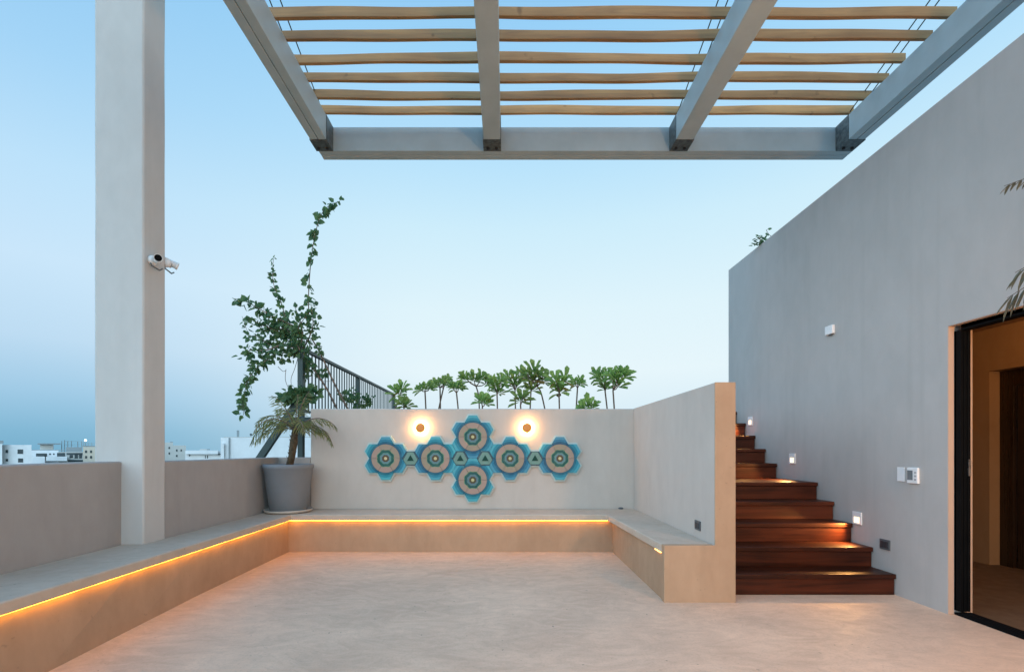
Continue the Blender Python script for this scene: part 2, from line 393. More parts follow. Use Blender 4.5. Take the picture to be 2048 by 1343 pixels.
e = MB(); e.box(-2.0, 3.73, 5.092, 5.165, H, HT); e.box(-2.0, 3.73, 5.172, 5.25, H, HT); e.box(-1.998, 3.728, 5.165, 5.172, H+.012, HT-.01)
e.build('end_beam', M['paint'], per, bevel=.004)
rs = random.Random(3)
def slat(y, xr):
    b = MB(); n = 46; x0 = -1.95
    ph = [rs.uniform(0, 6.28) for _ in range(4)]; am = [rs.uniform(.001, .005), rs.uniform(.0005, .002)]
    vs = []
    for i in range(n+1):
        t = i/n; x = x0+(xr-x0)*t
        dz = am[0]*math.sin(t*9+ph[0])+am[1]*math.sin(t*23+ph[1]); dy = am[0]*math.sin(t*7+ph[2])+.003*math.sin(t*31+ph[3])
        hh = .078+.006*math.sin(t*13+ph[1]); th = .032+.003*math.sin(t*17+ph[2])
        z = HT+.004+.011+dz; yy = y+dy; c = .0015
        vs += [(x,yy,z+c),(x,yy+c,z),(x,yy+th-c,z),(x,yy+th,z+c),(x,yy+th,z+hh-c),(x,yy+th-c,z+hh),(x,yy+c,z+hh),(x,yy,z+hh-c)]
    fs = [(i*8+k, i*8+(k+1)%8, (i+1)*8+(k+1)%8, (i+1)*8+k) for i in range(n) for k in range(8)]
    fs += [tuple(range(8))[::-1], tuple(n*8+k for k in range(8))]
    b.add(vs, fs); o = b.build('slat', M['slat'], per, loc=(0, y, HT)); return o
for i, y in enumerate([4.900, 4.692, 4.470, 4.250, 4.014, 3.806, 3.55, 3.33, 3.11, 2.89]):
    slat(y, 3.605+rs.uniform(-.02, .03))
for x0, x1, off in ((-2.012, -1.846, (.036, .125)), (-.223, -.048, (.05, .13)), (1.766, 1.945, (.02, .10)), (3.547, 3.715, (.012, .09))):
    for o_ in off:
        x = (x1-o_) if x0 < -1 else (x0+o_)
        t = MB(); t.tube([(x, 4.93, HT+.02), (x, -2.4, HT+.02+.3*7.33)], .0055, 6); t.build('tie_rod', M['rod'], per)

# ------------------------------------------------------------------ the house on the right: wall with sliding door, room behind
XW, XI, ZT = 3.29, 3.47, 3.86
DY0, DY1, DZ = .6, 3.53, 2.138
house = thing('house', (4.4, 2.2, 0), 'grey rendered house wall on the right with open doorway into a lamplit room', 'house')
b = MB(); b.box(XW, XI, DY1, 6.99, 0, ZT); b.box(XW, XI, -2.6, DY0, 0, ZT); b.box(XW, XI, DY0, DY1, DZ, ZT)
wl = b.build('wall', M['wall_grey'], house)
# reveal lining (warm lamp light tinted into the render), butted inside the opening
b = MB(); b.box(XW+.002, 3.332, DY1-.004, DY1-.0005, .002, DZ-.004); b.box(XW+.002, 3.332, DY0, DY1-.004, DZ-.004, DZ-.0005)
b.box(3.4125, XI, DY1-.004, DY1-.0005, .002, DZ-.004)
b.build('reveal', M['jamb'], house)
bx('room_floor', M['room_floor'], (XI+.001, 5.4, -2.6, 6.3, -.05, .004), house)
rb = MB(); rb.box(5.13, 5.33, 5.03, 6.3, 0, 2.5); rb.box(5.13, 5.33, 3.55, 5.03, 2.05, 2.5); rb.box(5.13, 5.33, -2.6, 3.55, 0, 2.5)
rb.box(XI, 5.33, 6.3, 6.45, 0, 2.5); rb.box(XI, 5.33, -2.75, -2.6, 0, 2.5); rb.box(5.33, 5.45, 3.4, 5.2, 0, 2.5)
rb.build('room_wall', M['room'], house)
bx('ceiling', M['room'], (XI, 5.45, -2.75, 6.45, 2.5, 2.62), house)
bx('roof', M['wall_grey'], (XI, 7.6, -2.75, 6.99, 3.3, 3.45), house)
fr = MB()
for x in (3.334, 3.360, 3.386):
    fr.box(x, x+.021, DY1-.055, DY1-.005, .036, DZ-.04); fr.box(x, x+.021, DY0, DY1-.056, DZ-.045, DZ-.006); fr.box(x, x+.021, DY0, DY1-.056, .018, .034)
fr.box(3.334, 3.410, DY1-.02, DY1-.0045, .035, DZ-.04); fr.box(3.334, 3.410, DY0, DY1-.056, DZ-.03, DZ-.005); fr.box(3.334, 3.410, DY0-.0, DY1-.004, .001, .018)
df = fr.build('door_frame', M['black'], house, bevel=.002)
bx('latch_plate', M['chrome'], (3.388, 3.404, DY1-.060, DY1-.0552, 1.03, 1.15), df)
ld = MB(); ld.box(5.27, 5.31, 3.56, 5.028, 0.002, 2.048)
lo = ld.build('lift_door', M['door_wood'], house)
f2 = MB(); f2.box(5.235, 5.27, 4.89, 5.028, 0.002, 2.048); f2.box(5.235, 5.27, 3.56, 4.89, 1.885, 2.048)
f2.build('door_casing', M['door_wood'], lo, bevel=.004)
f3 = MB(); f3.box(5.258, 5.269, 4.42, 4.87, .01, 1.87); f3.build('door_leaf', M['door_wood'], lo, bevel=.003)

# warm lamps: one in the room, one on the house wall near the camera
def point(name, loc, power, col, size, parent):
    d = bpy.data.lights.new(name, 'POINT'); d.energy = power; d.color = col; d.shadow_soft_size = size
    o = bpy.data.objects.new(name, d); COL.objects.link(o); o.parent = parent; o.location = Vector(loc)-parent.location
dl = thing('ceiling_downlight', (4.35, 4.2, 2.5), 'small warm downlight in the ceiling of the room behind the doorway', 'lamp')
b = MB(); b.lathe([(0,-.012),(.05,-.012)], (4.35,4.2,2.5), 20); b.build('bulb', M['bulb'], dl)
b = MB(); b.lathe([(.051,-.0005),(.051,-.014),(.07,-.014),(.075,-.0005)], (4.35,4.2,2.5), 24); b.build('trim_ring', M['white'], dl)
point('room_light', (4.35, 4.2, 2.40), 9.0, (1.0, .50, .17), .05, dl)
wl_ = thing('wall_lantern', (3.29, .3, 1.95), 'warm lantern on the house wall beside the terrace door', 'lamp')
b = MB(); b.box(3.27, 3.289, .25, .35, 1.95, 2.15); b.box(2.95, 3.27, .29, .31, 2.135, 2.15); b.build('bracket', M['black'], wl_)
b = MB(); b.lathe([(0,.0),(.09,.0),(.09,.012),(0,.03)], (2.95,.3,2.135), 24); b.build('cap', M['black'], wl_)
b = MB(); b.lathe([(0,-.07),(.04,-.065),(.055,-.02),(.045,0.0)], (2.95,.3,2.13), 16); b.build('bulb', M['bulb'], wl_)
point('lantern_light', (2.95, .3, 1.84), 330.0, (1.0, .54, .25), .20, wl_)

# ------------------------------------------------------------------ wooden stairs
stairs = thing('wooden_staircase', (2.56, 4.0, 0), 'dark red-brown hardwood staircase rising beside the house wall', 'stairs')
Y1, TR, RI = 4.0, .249, .176
fronts = [Y1+TR*i for i in range(5)]+[Y1+TR*4+TR*3+TR*i for i in range(0, 5)]
for i, y in enumerate(fronts):
    zt = RI*(i+1); yn = fronts[i+1] if i < 9 else 6.99
    o = bx('riser', M['stair'], (1.848, 3.278, y, y+.03, RI*i+.001, zt-.042), stairs, bevel=.003, loc=(2.5, y, zt))
    o = bx('tread', M['stair'], (1.847, 3.284, y-.014, yn+.012, zt-.040, zt), stairs, bevel=.006, seg=3, loc=(2.5, y, zt))
for i in range(10):
    yn = 6.98
    bx('stair_core', M['soil'], (1.85, 3.28, fronts[i]+.032, yn-.001*i, RI*i+.001, RI*(i+1)-.043), stairs)

# ------------------------------------------------------------------ step lights, sockets, boxes
def step_light(Y, z, label):
    t = thing('step_light', (XW, Y, z), label, 'step light', 'recessed lights along the stairs')
    b = MB(); x = XW
    b.box(x-.012, x-.0005, Y-.055, Y+.055, z+.012, z+.058); b.box(x-.012, x-.0005, Y-.055, Y-.036, z-.058, z+.012); b.box(x-.012, x-.0005, Y+.036, Y+.055, z-.058, z+.012)
    b.box(x-.012, x-.0005, Y-.036, Y+.036, z-.058, z-.045)
    b.build('plate', M['white'], t, bevel=.002)
    bx('lamp_panel', M['step'], (x-.008, x-.0006, Y-.036, Y+.036, z-.045, z+.012), t)
    d = bpy.data.lights.new('step_beam', 'SPOT'); d.energy = 42.0; d.color = (1.0, .48, .14); d.spot_size = R(125); d.spot_blend = .9; d.shadow_soft_size = .02
    o = bpy.data.objects.new('step_beam', d); COL.objects.link(o); o.parent = t; o.location = (-.05, 0, -.03)
    o.rotation_euler = Vector((1.5, .05, 1.0)).to_track_quat('Z', 'Y').to_euler()
step_light(4.43, .585, 'glowing square step light nearest the foot of the stairs')
step_light(5.43, 1.12, 'glowing square step light halfway up the stairs')
step_light(6.36, 1.605, 'glowing square step light near the top of the stairs')
def socket_on_wall(x, sgn, Y, z, w_, h_, label, mods):
    t = thing('wall_socket', (x, Y, z), label, 'socket')
    b = MB(); xa, xb = sorted((x-.0005, x-.010)); b.box(xa, xb, Y-w_/2, Y+w_/2, z-h_/2, z+h_/2)
    b.build('face_plate', M['greyp'], t, bevel=.002)
    n = mods; b = MB()
    for k in range(n):
        y0 = Y-w_/2+.012+k*(w_-.024)/n; b.box(x-.014, x-.0101, y0+.002, y0+(w_-.024)/n-.002, z-h_/2+.016, z+h_/2-.016)
    b.build('socket_insert', M['insert'], t)
socket_on_wall(1.68, -1, 4.13, .565, .115, .082, 'small dark grey socket on the white side wall above the bench seat', 2)
socket_on_wall(XW, -1, 4.107, .403, .108, .088, 'dark grey triple socket low on the house wall right of the stairs', 3)
jb = thing('junction_box', (XW, 4.79, 2.425), 'small square white box high on the grey house wall', 'box')
bx('cover', M['white'], (XW-.03, XW-.0005, 4.735, 4.845, 2.382, 2.470), jb, bevel=.004)
bx('cable_gland', M['greyp'], (XW-.022, XW-.008, 4.765, 4.80, 2.370, 2.3815), jb)
bp = thing('blank_plate', (XW, 3.94, 1.017), 'flat white blank plate beside the thermostat on the house wall', 'wall plate')
bx('cover', M['white'], (XW-.008, XW-.0005, 3.905, 3.977, .96, 1.076), bp, bevel=.002)
th = thing('thermostat', (XW, 3.835, 1.012), 'white thermostat with grey screen between the blank plate and the doorway', 'thermostat')
bx('housing', M['white'], (XW-.020, XW-.0005, 3.765, 3.868, .95, 1.078), th, bevel=.006)
bx('display', M['screen'], (XW-.0222, XW-.0202, 3.81, 3.86, .978, 1.055), th)
b = MB()
for k in range(3): b.box(XW-.022, XW-.0202, 3.777, 3.795, .975+k*.028, .99+k*.028)
b.build('button', M['button'], th)
# little dark cap left lying where the bench meets the back wall
cp = MB(); cp.lathe([(0,0),(.03,0),(.034,.012),(.022,.02),(0,.022)], (1.50, 6.155, .4555), 14)
tag(cp.build('drain_cap', M['greyp']), 'small dark cap lying on the bench at the foot of the back wall', 'cap')

# ------------------------------------------------------------------ wall sconces
def sconce(px, label):
    c = at(px, 855.5, YB)
    t = thing('wall_sconce', c, label, 'wall lamp', 'round lamps above the tile flowers')
    b = MB(); b.lathe([(0,-.055),(.05,-.054),(.060,-.050),(.062,-.046),(.058,-.043),(0,-.042)], c, 36, 'Y'); b.build('disc_shade', M['amber'], t)
    b = MB(); b.lathe([(.046,-.0415),(.05,-.030),(.05,-.010),(.046,-.002)], c, 32, 'Y'); b.build('lamp', M['sconce'], t)
sconce(842, 'glowing round disc lamp left of the topmost tile flower')
sconce(1053.5, 'glowing round disc lamp right of the topmost tile flower')

# ------------------------------------------------------------------ tile flowers
def tile_material():
    m, nt, b = new_mat('glazed_tile')
    tcn = nt.nodes.new('ShaderNodeTexCoord'); s = nt.nodes.new('ShaderNodeSeparateXYZ'); nt.links.new(tcn.outputs['Object'], s.inputs[0])
    cxy = nt.nodes.new('ShaderNodeCombineXYZ'); nt.links.new(s.outputs[0], cxy.inputs[0]); nt.links.new(s.outputs[2], cxy.inputs[1])
    ln = nt.nodes.new('ShaderNodeVectorMath'); ln.operation = 'LENGTH'; nt.links.new(cxy.outputs[0], ln.inputs[0])
    ang = mul(nt, s.outputs[2], s.outputs[0], 'ARCTAN2')
    wob = mul(nt, mul(nt, mul(nt, ang, 8.0), 0, 'ADD'), 0, 'ADD')
    cs = nt.nodes.new('ShaderNodeMath'); cs.operation = 'COSINE'; nt.links.new(wob, cs.inputs[0])
    r = ln.outputs['Value']
    inner = mul(nt, r, .125, 'LESS_THAN')
    r2 = mul(nt, r, mul(nt, mul(nt, mul(nt, cs.outputs[0], .045), inner), 1.0, 'ADD'))
    nz = noise(nt, tcn.outputs['Object'], 30, 3, .6)
    r3 = mul(nt, r2, mul(nt, mul(nt, nz.outputs[0], .5, 'SUBTRACT'), .006), 'ADD')
    rp = nt.nodes.new('ShaderNodeValToRGB'); rp.color_ramp.interpolation = 'CONSTANT'
    nt.links.new(maprange(nt, r3, 0, .34, 0, 1), rp.inputs[0])
    stops = [(0, (206, 192, 140)), (.019, (84, 70, 44)), (.046, (96, 128, 136)), (.068, (92, 134, 104)), (.074, (32, 92, 88)), (.106, (104, 142, 104)), (.114, (164, 142, 122)),
             (.182, (20, 62, 88)), (.187, (12, 88, 112)), (.214, (28, 120, 144)), (.246, (74, 152, 170)), (.285, (108, 168, 178))]
    e = rp.color_ramp.elements
    for i, (p, c) in enumerate(stops):
        el = e[i] if i < 2 else e.new(p/.34)
        el.position = p/.34; el.color = lin(*c)
    oi = nt.nodes.new('ShaderNodeObjectInfo')
    hs = nt.nodes.new('ShaderNodeHueSaturation')
    nt.links.new(maprange(nt, oi.outputs['Random'], 0, 1, .475, .515), hs.inputs['Hue']); nt.links.new(maprange(nt, oi.outputs['Random'], 0, 1, 1.02, .82), hs.inputs['Value'])
    nt.links.new(rp.outputs[0], hs.inputs['Color'])
    gl = noise(nt, tcn.outputs['Object'], 14, 4, .6)
    c = mixc(nt, maprange(nt, gl.outputs[0], .4, .75, 0, .35), hs.outputs[0], (.10, .30, .36))
    c = mixc(nt, mul(nt, r, .113, 'GREATER_THAN'), hs.outputs[0], c)
    c = mixc(nt, mul(nt, mul(nt, r, .187, 'LESS_THAN'), mul(nt, r, .113, 'GREATER_THAN')), c, hs.outputs[0])
    nt.links.new(c, b.inputs['Base Color']); b.inputs['Roughness'].default_value = .45; b.inputs['Specular IOR Level'].default_value = .35
    return m
M['tile'] = tile_material()
M['tri'] = plain('sage_tile', (.15, .26, .21), .5); M['trid'] = plain('dark_green_tile', (.012, .055, .04), .6, 0, .1, 10, 0, .15); M['tri_edge'] = plain('slate_edge', (.04, .08, .10), .5)
M['backing'] = plain('pale_tile_edge', (.47, .54, .50), .6)
HR = .1075; S3 = math.sqrt(3)
art = at(946, 916, YB); art.y = YB
wa = thing('tile_wall_art', art, 'wall piece of six blue hexagon tile flowers joined by small green triangle tiles', 'wall art')
def hexpts(cx, cz, r): return [(cx+r*math.cos(R(60*k)), cz+r*math.sin(R(60*k))) for k in range(6)]
flowers = [(-10.5, 0), (-4.5, 0), (0, 1.5*S3), (0, -1.5*S3), (4.5, 0), (10.5, 0)]
smalls = [(-7.5, 0), (-1.5, 0), (1.5, 0), (7.5, 0)]
cells = []
for fx, fz in flowers:
    fx *= HR; fz *= HR; cells.append((fx, fz))
    c = art+Vector((fx, 0, fz))
    b = MB(); yprism(b, hexpts(c.x, c.z, HR*.987), YB-.050, YB-.0305)
    fm = b.build('flower_medallion', M['tile'], wa, loc=(c.x, YB, c.z), bevel=.0015, seg=1)
    for k in range(6):
        a = R(30+60*k); px, pz = S3*HR*math.cos(a), S3*HR*math.sin(a); cells.append((fx+px, fz+pz))
        b = MB(); yprism(b, hexpts(c.x+px, c.z+pz, HR*.987), YB-.050, YB-.0305)
        b.build('petal_tile', M['tile'], fm, loc=(c.x, YB, c.z), bevel=.0015, seg=1)
for fx, fz in smalls:
    fx *= HR; fz *= HR; cells.append((fx, fz)); c = art+Vector((fx, 0, fz))
    b = MB(); yprism(b, hexpts(c.x, c.z, HR*.985), YB-.050, YB-.0305); to = b.build('triangle_tile', M['tri_edge'], wa, bevel=.0015, seg=1)
    rr = HR*.86; tri = []
    for k in range(3):
        a = R(90+120*k)
        for d in (-22, 22): tri.append((c.x+rr*math.cos(a+R(d)), c.z-.004+rr*math.sin(a+R(d))))
    b = MB(); yprism(b, tri, YB-.054, YB-.0502); b.build('sage_inlay', M['tri'], to)
    tri = [(c.x+HR*.48*math.cos(R(90+120*k)), c.z-.006+HR*.48*math.sin(R(90+120*k))) for k in range(3)]
    b = MB(); yprism(b, tri, YB-.057, YB-.0542); b.build('dark_triangle', M['trid'], to)
# backing board: outline of all the tiles, a little larger
edges = {}
K = lambda p: (round(p[0], 3), round(p[1], 3))
keep = {}
for cx, cz in cells:
    h = hexpts(cx, cz, HR)
    for i in range(6):
        a, b_ = h[i], h[(i+1) % 6]; ka = (round(a[0]/.004), round(a[1]/.004)); kb = (round(b_[0]/.004), round(b_[1]/.004))
        keep.setdefault(ka, a); keep.setdefault(kb, b_)
def near(p):
    for q in pts_l:
        if (q[0]-p[0])**2+(q[1]-p[1])**2 < .0004: return pts_l.index(q)
    pts_l.append(p); return len(pts_l)-1
pts_l = []; es = set()
for cx, cz in cells:
    h = [near(p) for p in hexpts(cx, cz, HR)]
    for i in range(6):
        a, b_ = h[i], h[(i+1) % 6]
        if (b_, a) in es: es.remove((b_, a))
        else: es.add((a, b_))
nxt = dict(es); loops = []; left = set(nxt)
while left:
    s0 = next(iter(left)); lp = []; c = s0
    while c in left: left.remove(c); lp.append(c); c = nxt[c]
    loops.append(lp)
lp = max(loops, key=len); P = [Vector(pts_l[i]) for i in lp]; n = len(P); off = .019; out = []
for i in range(n):
    d1 = (P[i]-P[i-1]).normalized(); d2 = (P[(i+1) % n]-P[i]).normalized()
    n1 = Vector((d1.y, -d1.x)); n2 = Vector((d2.y, -d2.x)); m_ = (n1+n2).normalized(); k = off/max(.45, m_.dot(n1)); q = P[i]+m_*k
    out.append((art.x+q.x, art.z+q.y))
b = MB(); yprism(b, out, YB-.030, YB-.0008); b.build('backing_board', M['backing'], wa)

# ------------------------------------------------------------------ pot, saucer, palm
PX, PY = -2.672, 5.865
sa = MB(); sa.lathe([(0,.0),(.235,.0),(.262,.03),(.270,.034),(.272,.030),(.245,-.0),(.0,-.0)][:0]+[(0,.001),(.24,.001),(.270,.012),(.284,.040),(.278,.041),(.262,.02),(.23,.012),(0,.012)], (PX, PY, .455), 48)
tag(sa.build('pot_saucer', M['saucer']), 'round cream saucer under the grey plant pot', 'saucer')
pot = thing('plant_pot', (PX, PY, .47), 'large tapered grey pot in the bench corner', 'pot')
b = MB(); b.lathe([(0,.0),(.205,.0),(.214,.012),(.250,.27),(.281,.515),(.290,.530),(.290,.572),(.280,.577),(.270,.572),(.266,.50),(0,.50)], (PX, PY, .468), 56)
b.build('shell', M['pot'], pot)
b = MB(); b.lathe([(0,.515),(.15,.512),(.266,.503)], (PX, PY, .468), 40); b.build('soil', M['soil'], pot)
rp_ = random.Random(21)
def frond(b, base, d0, length, droop, leaf_len, nl=26, w_=.012, side_drop=.35, mat_r=0, mat_l=1):
    pts = []; p = Vector(base); d = Vector(d0).normalized(); seg = 16; step = length/seg
    for i in range(seg+1):
        pts.append(p.copy()); p = p+d*step; d = (d+Vector((0, 0, -droop*step*(1+1.2*i/seg)))).normalized()
    b.cur = mat_r; b.tube(pts, [.008*(1-.8*i/seg)+.0012 for i in range(seg+1)], 5)
    b.cur = mat_l
    for k in range(nl):
        t = .14+.86*k/nl; i = min(int(t*seg), seg-1); q = pts[i].lerp(pts[i+1], t*seg-i); tg = (pts[i+1]-pts[i]).normalized()
        sd = tg.cross(Vector((0,0,1)))
        if sd.length < .05: sd = Vector((1,0,0))
        sd.normalize(); ll = leaf_len*(.45+.75*math.sin(math.pi*min(1, .12+t*.9)))*rp_.uniform(.8, 1.1)
        for s in (-1, 1):
            dd = (tg*.75+sd*s*.8+Vector((0,0,-side_drop*rp_.uniform(.0, 2.6)))+Vector((rp_.uniform(-.25,.25), rp_.uniform(-.25,.25), rp_.uniform(-.25,.25)))).normalized()
            b.leaf(q, dd, Vector((0,0,1)), ll, w_, .35, (.3, 1, .75, .7))
tp = Vector((PX+.0, PY, .98)); crown = at(590, 862, PY)
palm = thing('potted_palm', tp, 'small feathery date palm growing in the grey corner pot', 'palm')
b = MB(); path = [tp, tp.lerp(crown, .35)+Vector((.012,0,0)), tp.lerp(crown, .7)+Vector((.008,0,0)), crown+Vector((0,0,.03))]
b.tube(path, [.045,.040,.046,.030], 10)
for k in range(26):   # old leaf bases
    t = .12+.85*k/26; i = min(int(t*3), 2); q = path[i].lerp(path[i+1], t*3-i); a = k*2.4
    dd = Vector((math.cos(a), math.sin(a), 1.3)); b.leaf(q+Vector((math.cos(a), math.sin(a), 0))*.035, dd, Vector((0,0,1)), .05, .03, -.2)
b.build('trunk', M['trunk'], palm)
FR = [((-1,-.1,.75),.62,2.6),((-.9,.3,1.15),.60,2.2),((1,-.2,.62),.60,2.5),((.85,.15,.95),.56,2.4),((-.25,-.5,1.5),.50,1.8),((.2,.5,1.6),.50,1.5),
      ((-.55,-.7,.9),.55,2.6),((.5,-.7,.75),.52,2.6),((-.9,-.1,.35),.52,2.2),((.1,.2,2.2),.42,1.0),((-.4,.6,1.0),.5,2.2),((.75,-.1,.3),.46,1.9)]
for d, ln, dr in FR:
    d = Vector(d)
    if d.y > 0: d.y *= .5
    b = MB(); frond(b, crown+Vector((0,0,.01)), d, ln*1.08, dr, .14, 22, .0065); b.build('frond', [M['stem'], M['palm']], palm)

# ------------------------------------------------------------------ railing on the deck
RX = -2.77
ral = thing('deck_railing', (RX, 6.45, 1.66), 'dark green-grey metal railing running away along the deck edge', 'railing')
zt = 2.62
bx('top_rail', M['rail'], (RX-.03, RX+.03, 6.42, 11.85, zt-.045, zt), ral, bevel=.004)
bx('bottom_rail', M['rail'], (RX-.02, RX+.02, 6.49, 11.8, 1.74, 1.77), ral)
for y, z0 in ((6.455, -.3), (8.95, 1.66), (11.82, 1.66)):
    hw = .036; bx('post', M['rail'], (RX-hw, RX+hw, y-hw, y+hw, z0, zt-.046), ral, bevel=.003)
k = 0; y = 6.57
while y < 11.75:
    if abs(y-8.95) > .06: bx('baluster', M['rail'], (RX-.008, RX+.008, y-.008, y+.008, 1.771, zt-.046), ral)
    y += .125
a, c = at(520, 916, 6.47), at(590, 802, 6.47); c.x = RX-.05
b = MB(); d = (c-a); mid = (a+c)/2-d*.06; m_ = Matrix.Translation(mid) @ d.to_track_quat('Z', 'X').to_matrix().to_4x4(); b.obox(m_, .085, .07, d.length*1.12); b.build('brace', M['rail'], ral)

# ------------------------------------------------------------------ climbing bougainvillea
VY = 6.40
rv = random.Random(11)
vine = thing('bougainvillea', (RX+.3, 6.75, 1.70), 'straggly climbing vine with heart-shaped leaves and long shoots on the railing post', 'vine')
def curve(pts, n=10):
    P = [Vector(p) for p in pts]; out = []
    for i in range(len(P)-1):
        p0, p1, p2, p3 = P[max(i-1,0)], P[i], P[i+1], P[min(i+2,len(P)-1)]
        for k in range(n):
            t = k/n; out.append(.5*((2*p1)+(p2-p0)*t+(2*p0-5*p1+4*p2-p3)*t*t+(3*p1-p0-3*p2+p3)*t**3))
    out.append(P[-1]); return out
stems = MB(); fol = MB()
def shoot(pp, r0, r1, per, lf, spread, y0=VY, dy=0.0, leaf0=0.0, stem=True):
    n = len(pp); c = curve([at(x, y, y0+dy*i/max(1, n-1)+rv.uniform(-.02, .02)) for i, (x, y) in enumerate(pp)])
    if stem: stems.tube(c, [r0+(r1-r0)*i/(len(c)-1) for i in range(len(c))], 5)
    tot = sum((c[i+1]-c[i]).length for i in range(len(c)-1)); cnt = int(tot*per*1.25)
    for k in range(cnt):
        t = leaf0+(1-leaf0)*rv.random(); i = min(int(t*(len(c)-1)), len(c)-2); q = c[i].lerp(c[i+1], rv.random())
        a = rv.uniform(0, 6.283); dv = Vector((math.cos(a), rv.uniform(-.8, .8), math.sin(a)-.35)).normalized()
        b0 = q+dv*rv.uniform(0, spread); l = lf*.98*rv.uniform(.55, 1.25)
        fol.leaf(b0, dv, Vector((rv.uniform(-1,1), rv.uniform(-1,1), rv.uniform(-.2,1))), l, l*rv.uniform(.72, .95), .25, (.28, 1.0, .68, .72))
# long shoots
shoot([(618,640),(617,590),(621,530),(628,480),(640,435),(657,412),(680,402)], .008, .003, 42, .088, .028)
shoot([(572,640),(562,605),(549,575),(545,545),(547,516)], .007, .003, 46, .070, .022)
shoot([(585,650),(545,632),(515,615),(492,603),(470,597)], .009, .003, 70, .088, .055)
shoot([(560,700),(530,722),(505,745),(493,768),(487,800),(487,830)], .008, .003, 95, .080, .06)
shoot([(540,690),(515,672),(498,668),(484,632)], .005, .002, 45, .075, .05)
# body
for p in ([(600,700),(585,670),(560,650),(535,640)], [(600,700),(575,690),(545,680),(515,685)], [(600,700),(605,670),(600,640),(590,615)],
          [(605,700),(620,670),(626,645),(622,610)], [(600,705),(570,705),(540,705),(520,715)], [(600,690),(560,665),(525,650),(505,640)],
          [(590,660),(570,640),(565,622)], [(600,710),(590,690),(575,680)], [(610,690),(596,660),(612,632)], [(560,690),(530,700),(500,700),(495,712)],
          [(575,655),(545,660),(515,660)]):
    shoot(p, .012, .004, 92, .074, .115, VY+rv.uniform(-.12, .15), rv.uniform(-.15, .15))
shoot([(620,690),(632,690),(640,705),(643,692)], .004, .002, 60, .06, .03)
shoot([(500,690),(494,705),(500,725),(508,725)], .003, .002, 40, .05, .03)
# low tuft on the post, leaves on the rail
for p in ([(600,790),(580,785),(563,792)], [(600,780),(600,795),(612,800)], [(605,785),(620,780),(630,790)], [(598,775),(590,790),(575,795)]):
    shoot(p, .006, .003, 260, .080, .075, VY-.03)
shoot([(622,735),(640,745),(650,740)], .004, .002, 90, .075, .05, 6.6); shoot([(620,720),(614,735),(612,760)], .004, .002, 120, .08, .06, 6.5)
shoot([(684,785),(690,795),(700,800)], .004, .002, 150, .075, .05, 7.0); shoot([(700,780),(715,792),(730,800),(740,795)], .005, .003, 120, .075, .06, 7.2)
shoot([(705,805),(720,808),(738,806)], .004, .002, 90, .075, .05, 7.2)
# bare woody stems
for p in ([(676,822),(652,775),(625,735),(605,705),(592,655)], [(698,822),(668,765),(640,705),(622,675)], [(624,742),(640,760),(660,762)], [(572,738),(571,760),(580,780),(590,785)], [(600,700),(590,735),(582,760),(588,790)],
          [(556,733),(566,742),(572,740)]):
    shoot(p, .016 if p[0][1] > 800 else .004, .008 if p[0][1] > 800 else .003, 0, .07, .03, 6.66, -.2)
stems.build('stem', M['stem'], vine); fol.build('foliage', M['vine'], vine)

